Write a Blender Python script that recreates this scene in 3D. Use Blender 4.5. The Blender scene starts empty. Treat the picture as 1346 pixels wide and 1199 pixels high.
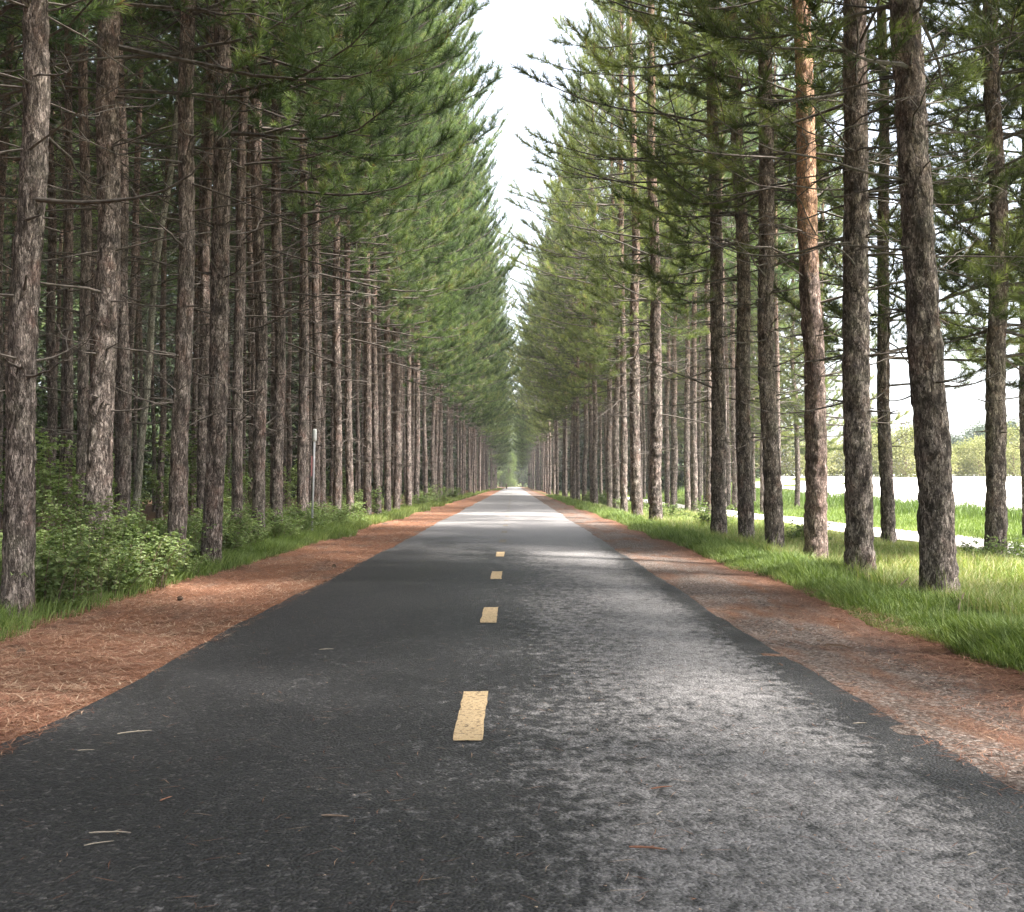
import bpy, math
import numpy as np
from mathutils import Vector

R = math.radians
C = bpy.context.scene.collection
scene = bpy.context.scene

# ------------------------------------------------------------------ camera
cam_d = bpy.data.cameras.new('camera')
cam = bpy.data.objects.new('camera', cam_d)
C.objects.link(cam)
cam_d.sensor_width = 36.0
cam_d.lens = 36.0
cam_d.clip_end = 3000
cam_d.clip_start = 0.05
cam.location = (0, 0, 1.0)
cam.rotation_euler = (R(90 + 1.55), 0, R(0.085))
scene.camera = cam

# ------------------------------------------------------------------ world and sun
SUN_EL, SUN_AZ = 59.0, 112.0            # azimuth clockwise from +Y
world = bpy.data.worlds.new('World')
scene.world = world
world.use_nodes = True
wn, wl = world.node_tree.nodes, world.node_tree.links
wn.clear()
sky = wn.new('ShaderNodeTexSky')
sky.sky_type = 'NISHITA'
sky.sun_disc = False
sky.sun_elevation = R(SUN_EL)
sky.sun_rotation = R(SUN_AZ)
sky.dust_density = 3.0
hs = wn.new('ShaderNodeHueSaturation')
hs.inputs['Saturation'].default_value = 0.42
hs.inputs['Value'].default_value = 1.0
bg = wn.new('ShaderNodeBackground')
bg.inputs['Strength'].default_value = 0.15
wo = wn.new('ShaderNodeOutputWorld')
wl.new(sky.outputs[0], hs.inputs['Color'])
wl.new(hs.outputs[0], bg.inputs[0])
wl.new(bg.outputs[0], wo.inputs[0])

sd = bpy.data.lights.new('sun', 'SUN')
sd.energy = 4.8
sd.angle = R(4.5)
sd.color = (1.0, 0.955, 0.90)
sun = bpy.data.objects.new('sun', sd)
C.objects.link(sun)
sv = Vector((math.sin(R(SUN_AZ)) * math.cos(R(SUN_EL)), math.cos(R(SUN_AZ)) * math.cos(R(SUN_EL)), math.sin(R(SUN_EL))))
sun.rotation_euler = sv.to_track_quat('Z', 'Y').to_euler()

vs = scene.view_settings
vs.view_transform = 'Standard'
vs.look = 'None'
vs.gamma = 1.0
vs.use_curve_mapping = False
vs.exposure = 2.12

cy = scene.cycles
cy.max_bounces = 6
cy.diffuse_bounces = 4
cy.glossy_bounces = 2
cy.transmission_bounces = 4
cy.transparent_max_bounces = 4
cy.sample_clamp_indirect = 6
cy.caustics_reflective = False
cy.caustics_refractive = False

# ------------------------------------------------------------------ helpers
def tag(o, label=None, cat=None, group=None, kind=None):
    if label: o['label'] = label
    if cat: o['category'] = cat
    if group: o['group'] = group
    if kind: o['kind'] = kind
    return o

def empty(name, loc, rz=0.0, lean=(0, 0), scale=1.0):
    o = bpy.data.objects.new(name, None)
    o.empty_display_size = 0.3
    C.objects.link(o)
    o.location = loc
    o.rotation_euler = (lean[0], lean[1], rz)
    o.scale = (scale,) * 3
    return o

def link(name, me, parent=None):
    o = bpy.data.objects.new(name, me)
    C.objects.link(o)
    if parent is not None: o.parent = parent
    return o

class Geo:
    """Collects triangles and quads with a material slot and a per-vertex tint."""
    def __init__(self):
        self.v, self.t, self.n = [], [], 0
        self.tri, self.trim, self.quad, self.quadm = [], [], [], []
    def add(self, v, tri=None, quad=None, mat=0, tint=0.5):
        v = np.asarray(v, np.float32).reshape(-1, 3)
        self.v.append(v)
        tt = np.asarray(tint, np.float32)
        self.t.append(np.full(len(v), tt, np.float32) if tt.ndim == 0 else tt)
        if tri is not None and len(tri):
            self.tri.append(np.asarray(tri, np.int64) + self.n)
            self.trim.append(np.full(len(tri), mat, np.int32))
        if quad is not None and len(quad):
            self.quad.append(np.asarray(quad, np.int64) + self.n)
            self.quadm.append(np.full(len(quad), mat, np.int32))
        self.n += len(v)
    def mesh(self, name, mats, smooth=True):
        v = np.concatenate(self.v)
        t = np.concatenate(self.t)
        tri = np.concatenate(self.tri) if self.tri else np.zeros((0, 3), np.int64)
        quad = np.concatenate(self.quad) if self.quad else np.zeros((0, 4), np.int64)
        m = np.concatenate(self.trim + self.quadm)
        me = bpy.data.meshes.new(name)
        me.vertices.add(len(v))
        me.vertices.foreach_set('co', v.ravel())
        nl = tri.size + quad.size
        me.loops.add(nl)
        me.loops.foreach_set('vertex_index', np.concatenate([tri.ravel(), quad.ravel()]).astype(np.int32))
        npoly = len(tri) + len(quad)
        me.polygons.add(npoly)
        starts = np.concatenate([np.arange(len(tri)) * 3, tri.size + np.arange(len(quad)) * 4]).astype(np.int32)
        me.polygons.foreach_set('loop_start', starts)
        me.polygons.foreach_set('material_index', m)
        me.polygons.foreach_set('use_smooth', np.full(npoly, smooth))
        a = me.attributes.new('tint', 'FLOAT', 'POINT')
        a.data.foreach_set('value', t)
        for x in mats: me.materials.append(x)
        me.update(calc_edges=True)
        return me

def unit(a):
    return a / np.maximum(np.linalg.norm(a, axis=-1, keepdims=True), 1e-9)

def tube(g, pts, rad, n=5, mat=0, tint=0.5):
    pts = np.asarray(pts, float)
    rad = np.asarray(rad, float)
    m = len(pts)
    tan = unit(np.gradient(pts, axis=0))
    ref = np.array([0, 0, 1.0]) if abs(tan[0][2]) < 0.9 else np.array([1.0, 0, 0])
    a = unit(np.cross(tan, ref))
    b = np.cross(tan, a)
    th = np.arange(n) * 2 * math.pi / n
    v = pts[:, None, :] + rad[:, None, None] * (np.cos(th)[None, :, None] * a[:, None, :] + np.sin(th)[None, :, None] * b[:, None, :])
    i = np.arange(m - 1)[:, None] * n
    j = np.arange(n)[None, :]
    k = (j + 1) % n
    q = np.stack([i + j, i + k, i + n + k, i + n + j], -1).reshape(-1, 4)
    g.add(v.reshape(-1, 3), quad=q, mat=mat, tint=tint)

def vnoise(rng, nx, ny, x, y, wrap_x=True):
    """Smooth value noise on an nx by ny lattice; x, y in lattice units."""
    gr = rng.random((nx + (0 if wrap_x else 2), ny + 2))
    xi, yi = np.floor(x).astype(int), np.floor(y).astype(int)
    fx, fy = x - xi, y - yi
    fx, fy = fx * fx * (3 - 2 * fx), fy * fy * (3 - 2 * fy)
    if wrap_x:
        x0, x1 = xi % nx, (xi + 1) % nx
    else:
        x0, x1 = np.clip(xi, 0, nx), np.clip(xi + 1, 0, nx + 1)
    y0, y1 = np.clip(yi, 0, ny), np.clip(yi + 1, 0, ny + 1)
    return (gr[x0, y0] * (1 - fx) + gr[x1, y0] * fx) * (1 - fy) + (gr[x0, y1] * (1 - fx) + gr[x1, y1] * fx) * fy

def sstep(a, b, x):
    t = np.clip((np.asarray(x, float) - a) / (b - a), 0, 1)
    return t * t * (3 - 2 * t)

# the lie of the land: flat path, low grassy banks, the pale field rising far right
def gz(x, y):
    x = np.asarray(x, float); y = np.asarray(y, float)
    z = -0.03 + 0.04 * sstep(-3.2, -3.7, x) + 0.02 * np.sin(x * 1.1 + y * 0.35) * sstep(-3.4, -5, x)
    z = z + 0.04 * sstep(2.62, 3.0, x) - 0.11 * sstep(3.1, 4.2, x) - 0.05 * sstep(4.5, 7.5, x) + 0.02 * np.sin(x * 1.3 - y * 0.5) * sstep(3.4, 5, x)
    z = z + 1.75 * sstep(9, 24, x) * np.clip((y - 33) / 57.0, 0, 1.25)
    return z

def gzf(x, y): return float(gz(x, y))

# ------------------------------------------------------------------ materials
def new_mat(name):
    m = bpy.data.materials.new(name)
    m.use_nodes = True
    n, l = m.node_tree.nodes, m.node_tree.links
    n.clear()
    out = n.new('ShaderNodeOutputMaterial')
    return m, n, l, out

def ramp(n, stops, interp='LINEAR'):
    r = n.new('ShaderNodeValToRGB')
    e = r.color_ramp.elements
    r.color_ramp.interpolation = interp
    while len(e) > 1: e.remove(e[0])
    e[0].position = stops[0][0]
    e[0].color = tuple(stops[0][1]) + (1,) if len(stops[0][1]) == 3 else stops[0][1]
    for p, c in stops[1:]:
        x = e.new(p)
        x.color = tuple(c) + (1,)
    return r

def G(v): return (v, v, v)

def mapping(n, l, src, scale, loc=(0, 0, 0)):
    mp = n.new('ShaderNodeMapping')
    mp.inputs['Scale'].default_value = scale
    mp.inputs['Location'].default_value = loc
    l.new(src, mp.inputs[0])
    return mp.outputs[0]

def noise(n, l, vec, scale, detail=4, rough=0.55, dist=0.0):
    t = n.new('ShaderNodeTexNoise')
    t.inputs['Scale'].default_value = scale
    t.inputs['Detail'].default_value = detail
    t.inputs['Roughness'].default_value = rough
    t.inputs['Distortion'].default_value = dist
    l.new(vec, t.inputs['Vector'])
    return t

def mixc(n, l, fac, a, b, mode='MIX'):
    m = n.new('ShaderNodeMix')
    m.data_type = 'RGBA'
    m.blend_type = mode
    for s, val in ((m.inputs['Factor'], fac), (m.inputs['A'], a), (m.inputs['B'], b)):
        pass
    fi, ai, bi = m.inputs[0], m.inputs[6], m.inputs[7]
    for s, val in ((fi, fac), (ai, a), (bi, b)):
        if isinstance(val, (int, float)): s.default_value = val
        elif isinstance(val, tuple): s.default_value = val + (1,) if len(val) == 3 else val
        else: l.new(val, s)
    return m.outputs[2]

def math_n(n, l, op, a, b=None, clamp=False):
    m = n.new('ShaderNodeMath')
    m.operation = op
    m.use_clamp = clamp
    for s, val in ((m.inputs[0], a), (m.inputs[1], b)):
        if val is None: continue
        if isinstance(val, (int, float)): s.default_value = val
        else: l.new(val, s)
    return m.outputs[0]

def principled(n, l, out, col, rough=0.8, spec=0.3, normal=None):
    p = n.new('ShaderNodeBsdfPrincipled')
    if isinstance(col, tuple): p.inputs['Base Color'].default_value = col + (1,)
    else: l.new(col, p.inputs['Base Color'])
    if isinstance(rough, (int, float)): p.inputs['Roughness'].default_value = rough
    else: l.new(rough, p.inputs['Roughness'])
    p.inputs['Specular IOR Level'].default_value = spec
    if normal is not None: l.new(normal, p.inputs['Normal'])
    l.new(p.outputs[0], out.inputs[0])
    return p

def bump(n, l, height, strength, dist):
    b = n.new('ShaderNodeBump')
    b.inputs['Strength'].default_value = strength
    b.inputs['Distance'].default_value = dist
    l.new(height, b.inputs['Height'])
    return b.outputs[0]

def leafy(name, stops, trans=0.35, rough=0.55, spec=0.25, obj_var=0.25):
    """A thin leaf or needle: tint attribute picks the green, some light passes through."""
    m, n, l, out = new_mat(name)
    at = n.new('ShaderNodeAttribute'); at.attribute_name = 'tint'
    r = ramp(n, stops)
    l.new(at.outputs['Fac'], r.inputs[0])
    oi = n.new('ShaderNodeObjectInfo')
    h = n.new('ShaderNodeHueSaturation')
    mr = n.new('ShaderNodeMapRange')
    mr.inputs['To Min'].default_value = 1 - obj_var
    mr.inputs['To Max'].default_value = 1 + obj_var
    l.new(oi.outputs['Random'], mr.inputs[0])
    l.new(mr.outputs[0], h.inputs['Value'])
    l.new(r.outputs[0], h.inputs['Color'])
    p = n.new('ShaderNodeBsdfPrincipled')
    p.inputs['Roughness'].default_value = rough
    p.inputs['Specular IOR Level'].default_value = spec
    l.new(h.outputs[0], p.inputs['Base Color'])
    t = n.new('ShaderNodeBsdfTranslucent')
    tc = mixc(n, l, 1.0, h.outputs[0], (1.15, 1.25, 0.6), 'MULTIPLY')
    l.new(tc, t.inputs[0])
    ms = n.new('ShaderNodeMixShader')
    ms.inputs[0].default_value = trans
    l.new(p.outputs[0], ms.inputs[1]); l.new(t.outputs[0], ms.inputs[2])
    l.new(ms.outputs[0], out.inputs[0])
    return m

def bark_mat(name, plate, flake, crack, upper, lo=4.0, hi=12.0, bs=1.0):
    m, n, l, out = new_mat(name)
    tc = n.new('ShaderNodeTexCoord')
    oi = n.new('ShaderNodeObjectInfo')
    off = n.new('ShaderNodeVectorMath'); off.operation = 'ADD'
    cmb = n.new('ShaderNodeCombineXYZ')
    l.new(math_n(n, l, 'MULTIPLY', oi.outputs['Random'], 37.0), cmb.inputs[2])
    l.new(tc.outputs['Object'], off.inputs[0]); l.new(cmb.outputs[0], off.inputs[1])
    v0 = off.outputs[0]
    st = mapping(n, l, v0, (1, 1, 0.38))
    w1 = noise(n, l, st, 14, 4, 0.6)
    wv = mixc(n, l, 0.10, st, w1.outputs['Color'], 'LINEAR_LIGHT')
    vo = n.new('ShaderNodeTexVoronoi'); vo.feature = 'DISTANCE_TO_EDGE'; vo.inputs['Scale'].default_value = 19
    l.new(wv, vo.inputs['Vector'])
    vc = n.new('ShaderNodeTexVoronoi'); vc.inputs['Scale'].default_value = 19
    l.new(wv, vc.inputs['Vector'])
    vs_ = n.new('ShaderNodeTexVoronoi'); vs_.inputs['Scale'].default_value = 44
    l.new(wv, vs_.inputs['Vector'])
    fine = noise(n, l, mapping(n, l, v0, (1, 1, 0.35)), 60, 6, 0.75)
    pat = noise(n, l, mapping(n, l, v0, (1, 1, 0.5)), 11, 5, 0.7)
    sepc = n.new('ShaderNodeSeparateColor'); l.new(vc.outputs['Color'], sepc.inputs[0])
    seps = n.new('ShaderNodeSeparateColor'); l.new(vs_.outputs['Color'], seps.inputs[0])
    base = mixc(n, l, sepc.outputs[0], plate, flake)
    fl = ramp(n, [(0.55, G(0)), (0.75, G(1))]); l.new(seps.outputs[1], fl.inputs[0])
    base = mixc(n, l, math_n(n, l, 'MULTIPLY', fl.outputs[0], 0.8), base, tuple(min(1, c * 1.25) for c in flake))
    dk = ramp(n, [(0.3, G(1)), (0.5, G(0))]); l.new(seps.outputs[2], dk.inputs[0])
    base = mixc(n, l, math_n(n, l, 'MULTIPLY', dk.outputs[0], 0.75), base, tuple(c * 0.42 for c in plate))
    # upper bole of the species is orange; on one trunk this also paints sunlight
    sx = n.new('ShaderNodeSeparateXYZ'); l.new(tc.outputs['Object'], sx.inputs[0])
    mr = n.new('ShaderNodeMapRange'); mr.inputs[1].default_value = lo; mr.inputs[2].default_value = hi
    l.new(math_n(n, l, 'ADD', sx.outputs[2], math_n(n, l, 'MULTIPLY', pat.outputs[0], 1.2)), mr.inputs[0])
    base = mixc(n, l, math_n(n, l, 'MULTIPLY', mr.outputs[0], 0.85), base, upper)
    big = noise(n, l, v0, 3.2, 3)
    lr = ramp(n, [(0.55, G(0)), (0.72, G(1))]); l.new(big.outputs[0], lr.inputs[0])
    base = mixc(n, l, math_n(n, l, 'MULTIPLY', lr.outputs[0], 0.3), base, (0.17, 0.18, 0.12))
    rr = ramp(n, [(0.3, G(1)), (0.45, G(0))]); l.new(big.outputs[0], rr.inputs[0])
    base = mixc(n, l, math_n(n, l, 'MULTIPLY', rr.outputs[0], 0.4), base, (0.31, 0.17, 0.13))
    fr = ramp(n, [(0.33, G(0.35)), (0.5, G(0.95)), (0.66, G(1.6))]); l.new(fine.outputs[0], fr.inputs[0])
    base = mixc(n, l, 1.0, base, fr.outputs[0], 'MULTIPLY')
    pr = ramp(n, [(0.38, G(0.38)), (0.54, G(1.1))]); l.new(pat.outputs[0], pr.inputs[0])
    base = mixc(n, l, 1.0, base, pr.outputs[0], 'MULTIPLY')
    er = ramp(n, [(0.0, G(1)), (0.07, G(0.4)), (0.16, G(0))]); l.new(vo.outputs[0], er.inputs[0])
    base = mixc(n, l, math_n(n, l, 'MULTIPLY', er.outputs[0], math_n(n, l, 'MULTIPLY', fine.outputs[0], 1.5), True), base, crack)
    rg_ = n.new('ShaderNodeAttribute'); rg_.attribute_name = 'tint'
    base = mixc(n, l, math_n(n, l, 'MULTIPLY', rg_.outputs['Fac'], 0.8), base, crack)
    hr = ramp(n, [(0.0, G(0)), (0.2, G(1))]); l.new(vo.outputs[0], hr.inputs[0])
    hh = math_n(n, l, 'ADD', math_n(n, l, 'MULTIPLY', hr.outputs[0], 0.35), math_n(n, l, 'MULTIPLY', fine.outputs[0], 0.9))
    hh = math_n(n, l, 'ADD', hh, math_n(n, l, 'MULTIPLY', seps.outputs[0], 0.5))
    principled(n, l, out, base, 0.85, 0.2, bump(n, l, hh, 0.9 * bs, 0.02))
    return m

M = {}
M['bark'] = bark_mat('red_pine_bark', (0.165, 0.125, 0.106), (0.45, 0.375, 0.33), (0.025, 0.019, 0.016), (0.38, 0.23, 0.155))
M['sunlit_bark'] = bark_mat('orange_bark_painted_sun', (0.27, 0.185, 0.155), (0.45, 0.345, 0.30), (0.05, 0.036, 0.03), (0.90, 0.52, 0.32), 4.2, 5.0)  # upper orange made brighter to paint in a patch of sunlight
M['pale_bark'] = bark_mat('pale_birch_bark', (0.45, 0.42, 0.33), (0.62, 0.58, 0.48), (0.08, 0.07, 0.06), (0.6, 0.55, 0.4))

m, n, l, out = new_mat('dead_wood')
oi = n.new('ShaderNodeObjectInfo'); tcx = n.new('ShaderNodeTexCoord')
nz = noise(n, l, tcx.outputs['Object'], 14, 3)
rp = ramp(n, [(0.3, (0.05, 0.042, 0.036)), (0.7, (0.17, 0.145, 0.125))]); l.new(nz.outputs[0], rp.inputs[0])
principled(n, l, out, rp.outputs[0], 0.85, 0.2)
M['wood'] = m

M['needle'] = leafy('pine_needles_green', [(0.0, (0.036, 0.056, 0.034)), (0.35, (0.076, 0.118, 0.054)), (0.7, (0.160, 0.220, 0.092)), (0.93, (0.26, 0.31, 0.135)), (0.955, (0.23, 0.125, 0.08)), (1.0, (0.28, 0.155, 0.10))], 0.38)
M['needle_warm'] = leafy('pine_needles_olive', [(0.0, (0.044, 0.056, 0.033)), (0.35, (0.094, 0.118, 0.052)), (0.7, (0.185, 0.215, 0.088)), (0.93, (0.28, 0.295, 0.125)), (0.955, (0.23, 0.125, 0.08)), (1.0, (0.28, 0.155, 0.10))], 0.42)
M['leaf'] = leafy('bramble_leaves', [(0.0, (0.075, 0.115, 0.042)), (0.5, (0.20, 0.265, 0.10)), (1.0, (0.38, 0.43, 0.22))], 0.35, 0.5, 0.3, 0.2)
M['far_leaf'] = leafy('broadleaf_leaves', [(0.0, (0.07, 0.11, 0.03)), (0.5, (0.14, 0.19, 0.055)), (1.0, (0.24, 0.28, 0.10))], 0.35, 0.6, 0.2, 0.25)
M['dry_leaf'] = leafy('pale_willow_leaves', [(0.0, (0.15, 0.17, 0.06)), (0.5, (0.27, 0.28, 0.12)), (1.0, (0.40, 0.37, 0.20))], 0.3, 0.6, 0.2, 0.2)
M['sun_leaf'] = leafy('light_green_leaves', [(0.0, (0.07, 0.11, 0.03)), (0.5, (0.15, 0.20, 0.06)), (1.0, (0.27, 0.32, 0.12))], 0.4, 0.6, 0.2, 0.2)
M['wood_leaf'] = leafy('shade_darkened_leaves', [(0.0, (0.022, 0.034, 0.018)), (0.6, (0.045, 0.066, 0.028)), (1.0, (0.10, 0.135, 0.045))], 0.22, 0.6, 0.2, 0.1)  # leaf colours darkened to stand in for the wood's shade
M['dark_leaf'] = leafy('dark_far_leaves', [(0.0, (0.05, 0.08, 0.05)), (1.0, (0.10, 0.14, 0.08))], 0.2, 0.6, 0.2, 0.15)
M['grass'] = leafy('grass_blades', [(0.0, (0.07, 0.11, 0.03)), (0.5, (0.165, 0.235, 0.065)), (0.85, (0.31, 0.37, 0.13)), (1.0, (0.42, 0.38, 0.20))], 0.35, 0.5, 0.3, 0.0)
M['straw'] = leafy('fallen_needles', [(0.0, (0.10, 0.045, 0.03)), (0.45, (0.235, 0.107, 0.068)), (0.75, (0.36, 0.195, 0.125)), (1.0, (0.56, 0.42, 0.30))], 0.1, 0.6, 0.3, 0.0)

# ground: brown litter under the trees, soil and short green on the open side
m, n, l, out = new_mat('forest_floor')
tcx = n.new('ShaderNodeTexCoord'); P = tcx.outputs['Object']
n1 = noise(n, l, P, 1.1, 6, 0.6); n2 = noise(n, l, P, 30, 6, 0.7); n3 = noise(n, l, P, 0.35, 4)
lit = ramp(n, [(0.3, (0.055, 0.036, 0.025)), (0.5, (0.12, 0.075, 0.048)), (0.72, (0.20, 0.13, 0.085))]); l.new(n2.outputs[0], lit.inputs[0])
gr = ramp(n, [(0.3, (0.06, 0.10, 0.02)), (0.6, (0.12, 0.17, 0.04)), (0.8, (0.24, 0.22, 0.10))]); l.new(n2.outputs[0], gr.inputs[0])
sx = n.new('ShaderNodeSeparateXYZ'); l.new(P, sx.inputs[0])
sr = n.new('ShaderNodeMapRange'); sr.inputs[1].default_value = 2.5; sr.inputs[2].default_value = 4.0; l.new(sx.outputs[0], sr.inputs[0])
pr = ramp(n, [(0.42, G(0)), (0.58, G(1))]); l.new(n1.outputs[0], pr.inputs[0])
f = math_n(n, l, 'MULTIPLY', sr.outputs[0], math_n(n, l, 'ADD', math_n(n, l, 'MULTIPLY', pr.outputs[0], 0.5), 0.5))
col = mixc(n, l, f, lit.outputs[0], gr.outputs[0])
principled(n, l, out, col, 0.95, 0.1, bump(n, l, n2.outputs[0], 0.7, 0.04))
M['ground'] = m

# shoulders: grey-brown gravel under rust needles
def shoulder_mat(name, bias, k=1.0):
    m, n, l, out = new_mat(name)
    tcx = n.new('ShaderNodeTexCoord'); P = tcx.outputs['Object']
    big = noise(n, l, mapping(n, l, P, (1.6, 0.45, 1)), 1.5, 5, 0.6)
    fib = noise(n, l, mapping(n, l, P, (1, 1, 1), (3, 1, 0)), 60, 6, 0.75, 0.6)
    peb = n.new('ShaderNodeTexVoronoi'); peb.inputs['Scale'].default_value = 75; l.new(P, peb.inputs['Vector'])
    sc = n.new('ShaderNodeSeparateColor'); l.new(peb.outputs['Color'], sc.inputs[0])
    gv = ramp(n, [(0.0, (0.06, 0.05, 0.044)), (0.6, (0.16, 0.13, 0.112)), (1.0, (0.34, 0.295, 0.26))]); l.new(sc.outputs[0], gv.inputs[0])
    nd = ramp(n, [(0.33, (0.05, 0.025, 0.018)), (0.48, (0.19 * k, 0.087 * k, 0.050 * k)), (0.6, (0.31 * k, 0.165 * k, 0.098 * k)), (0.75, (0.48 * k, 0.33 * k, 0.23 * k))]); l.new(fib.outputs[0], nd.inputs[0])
    mk = ramp(n, [(0.38 + bias, G(0.12)), (0.60 + bias, G(1))]); l.new(big.outputs[0], mk.inputs[0])
    # worn wheel line next to the asphalt on the right, deeper litter along the grass
    sx = n.new('ShaderNodeSeparateXYZ'); l.new(P, sx.inputs[0])
    fac = math_n(n, l, 'MULTIPLY', mk.outputs[0], 1.0)
    if bias > 0:
        e = n.new('ShaderNodeMapRange'); e.inputs[1].default_value = 2.15; e.inputs[2].default_value = 2.6; l.new(sx.outputs[0], e.inputs[0])
        fac = math_n(n, l, 'MAXIMUM', fac, math_n(n, l, 'MULTIPLY', e.outputs[0], 0.9))
    col = mixc(n, l, fac, gv.outputs[0], nd.outputs[0])
    hb = math_n(n, l, 'ADD', fib.outputs[0], math_n(n, l, 'MULTIPLY', peb.outputs['Distance'], -0.6))
    principled(n, l, out, col, 0.9, 0.15, bump(n, l, hb, 0.8, 0.02))
    return m
M['shoulder_l'] = shoulder_mat('needle_covered_shoulder', -0.10, 1.35)  # left litter colour raised to paint in the sunlight there
M['shoulder_r'] = shoulder_mat('gravel_and_needle_shoulder', 0.09, 0.85)

# asphalt: dark, damp to the left, dry and dusty in the right wheel track
m, n, l, out = new_mat('old_asphalt')
tcx = n.new('ShaderNodeTexCoord'); P = tcx.outputs['Object']
sx = n.new('ShaderNodeSeparateXYZ'); l.new(P, sx.inputs[0])
agg = n.new('ShaderNodeTexVoronoi'); agg.inputs['Scale'].default_value = 85; l.new(P, agg.inputs['Vector'])
sc = n.new('ShaderNodeSeparateColor'); l.new(agg.outputs['Color'], sc.inputs[0])
fine = noise(n, l, P, 160, 4, 0.7)
mid = noise(n, l, P, 11, 7, 0.72, 0.5)
mid2 = noise(n, l, mapping(n, l, P, (1, 0.55, 1), (7, 3, 0)), 26, 6, 0.75, 0.3)
big = noise(n, l, mapping(n, l, P, (0.9, 0.30, 1)), 1.3, 4, 0.55)
xm = n.new('ShaderNodeMapRange'); xm.inputs[1].default_value = -2; xm.inputs[2].default_value = 2; l.new(sx.outputs[0], xm.inputs[0])
lat = ramp(n, [(0.05, G(0.10)), (0.28, G(0.20)), (0.42, G(0.30)), (0.50, G(0.36)), (0.58, G(0.62)), (0.66, G(0.80)), (0.76, G(1.0)), (0.83, G(0.62)), (0.88, G(0.05))])
l.new(xm.outputs[0], lat.inputs[0])
dust_and_sun = math_n(n, l, 'ADD', math_n(n, l, 'MULTIPLY', lat.outputs[0], 0.42), math_n(n, l, 'MULTIPLY', big.outputs[0], 0.36))
dust_and_sun = math_n(n, l, 'ADD', dust_and_sun, math_n(n, l, 'MULTIPLY', mid.outputs[0], 0.75))
dust_and_sun = math_n(n, l, 'ADD', dust_and_sun, math_n(n, l, 'MULTIPLY', mid2.outputs[0], 0.70))
fy = n.new('ShaderNodeMapRange'); fy.inputs[1].default_value = 12.0; fy.inputs[2].default_value = 21.0; l.new(sx.outputs[1], fy.inputs[0])  # distant sunlight on the road, added into the dust mask
dust_and_sun = math_n(n, l, 'ADD', math_n(n, l, 'MULTIPLY', dust_and_sun, 0.5), math_n(n, l, 'MULTIPLY', fy.outputs[0], 0.16))
dm = ramp(n, [(0.545, G(0)), (0.60, G(0.5)), (0.68, G(1))]); l.new(dust_and_sun, dm.inputs[0])
ac = ramp(n, [(0.0, (0.016, 0.016, 0.017)), (0.6, (0.032, 0.031, 0.032)), (0.92, (0.048, 0.046, 0.045)), (1.0, (0.11, 0.10, 0.097))]); l.new(sc.outputs[0], ac.inputs[0])
dc = ramp(n, [(0.3, (0.19, 0.18, 0.176)), (0.7, (0.38, 0.36, 0.35))]); l.new(fine.outputs[0], dc.inputs[0])
stn = ramp(n, [(0.10, G(0.45)), (0.4, G(1.0))]); l.new(sc.outputs[1], stn.inputs[0])
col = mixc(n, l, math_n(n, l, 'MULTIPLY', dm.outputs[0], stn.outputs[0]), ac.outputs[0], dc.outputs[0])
far_sun = n.new('ShaderNodeMapRange'); far_sun.inputs[1].default_value = 17.0; far_sun.inputs[2].default_value = 26.0
l.new(math_n(n, l, 'ADD', sx.outputs[1], math_n(n, l, 'MULTIPLY', big.outputs[0], 6.0)), far_sun.inputs[0])
col = mixc(n, l, math_n(n, l, 'MULTIPLY', far_sun.outputs[0], 0.75), col, (0.27, 0.255, 0.25))  # sunlit far stretch painted as paler asphalt
rg = ramp(n, [(0.0, G(0.50)), (1.0, G(0.8))]); l.new(dm.outputs[0], rg.inputs[0])
hb = math_n(n, l, 'ADD', math_n(n, l, 'MULTIPLY', agg.outputs['Distance'], -0.8), math_n(n, l, 'MULTIPLY', fine.outputs[0], 0.5))
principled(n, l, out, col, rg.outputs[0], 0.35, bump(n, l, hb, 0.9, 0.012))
M['asphalt'] = m

# worn cream-yellow road paint
m, n, l, out = new_mat('worn_yellow_paint')
tcx = n.new('ShaderNodeTexCoord'); P = tcx.outputs['Object']
w1 = noise(n, l, P, 45, 5, 0.7); w2 = noise(n, l, P, 140, 3)
wr = ramp(n, [(0.39, G(1)), (0.47, G(0))]); l.new(w1.outputs[0], wr.inputs[0])
pc = ramp(n, [(0.3, (0.46, 0.31, 0.16)), (0.7, (0.60, 0.46, 0.28))]); l.new(w2.outputs[0], pc.inputs[0])
col = mixc(n, l, math_n(n, l, 'MULTIPLY', wr.outputs[0], 0.85), pc.outputs[0], (0.13, 0.09, 0.055))
principled(n, l, out, col, 0.7, 0.3, bump(n, l, w2.outputs[0], 0.5, 0.006))
M['paint'] = m

m, n, l, out = new_mat('faded_paint')
tcx = n.new('ShaderNodeTexCoord'); P = tcx.outputs['Object']
w1 = noise(n, l, P, 22, 6, 0.75)
wr = ramp(n, [(0.40, G(1)), (0.58, G(0.35))]); l.new(w1.outputs[0], wr.inputs[0])
principled(n, l, out, mixc(n, l, wr.outputs[0], (0.42, 0.34, 0.25), (0.13, 0.125, 0.12)), 0.8, 0.3)
M['old_paint'] = m

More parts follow.
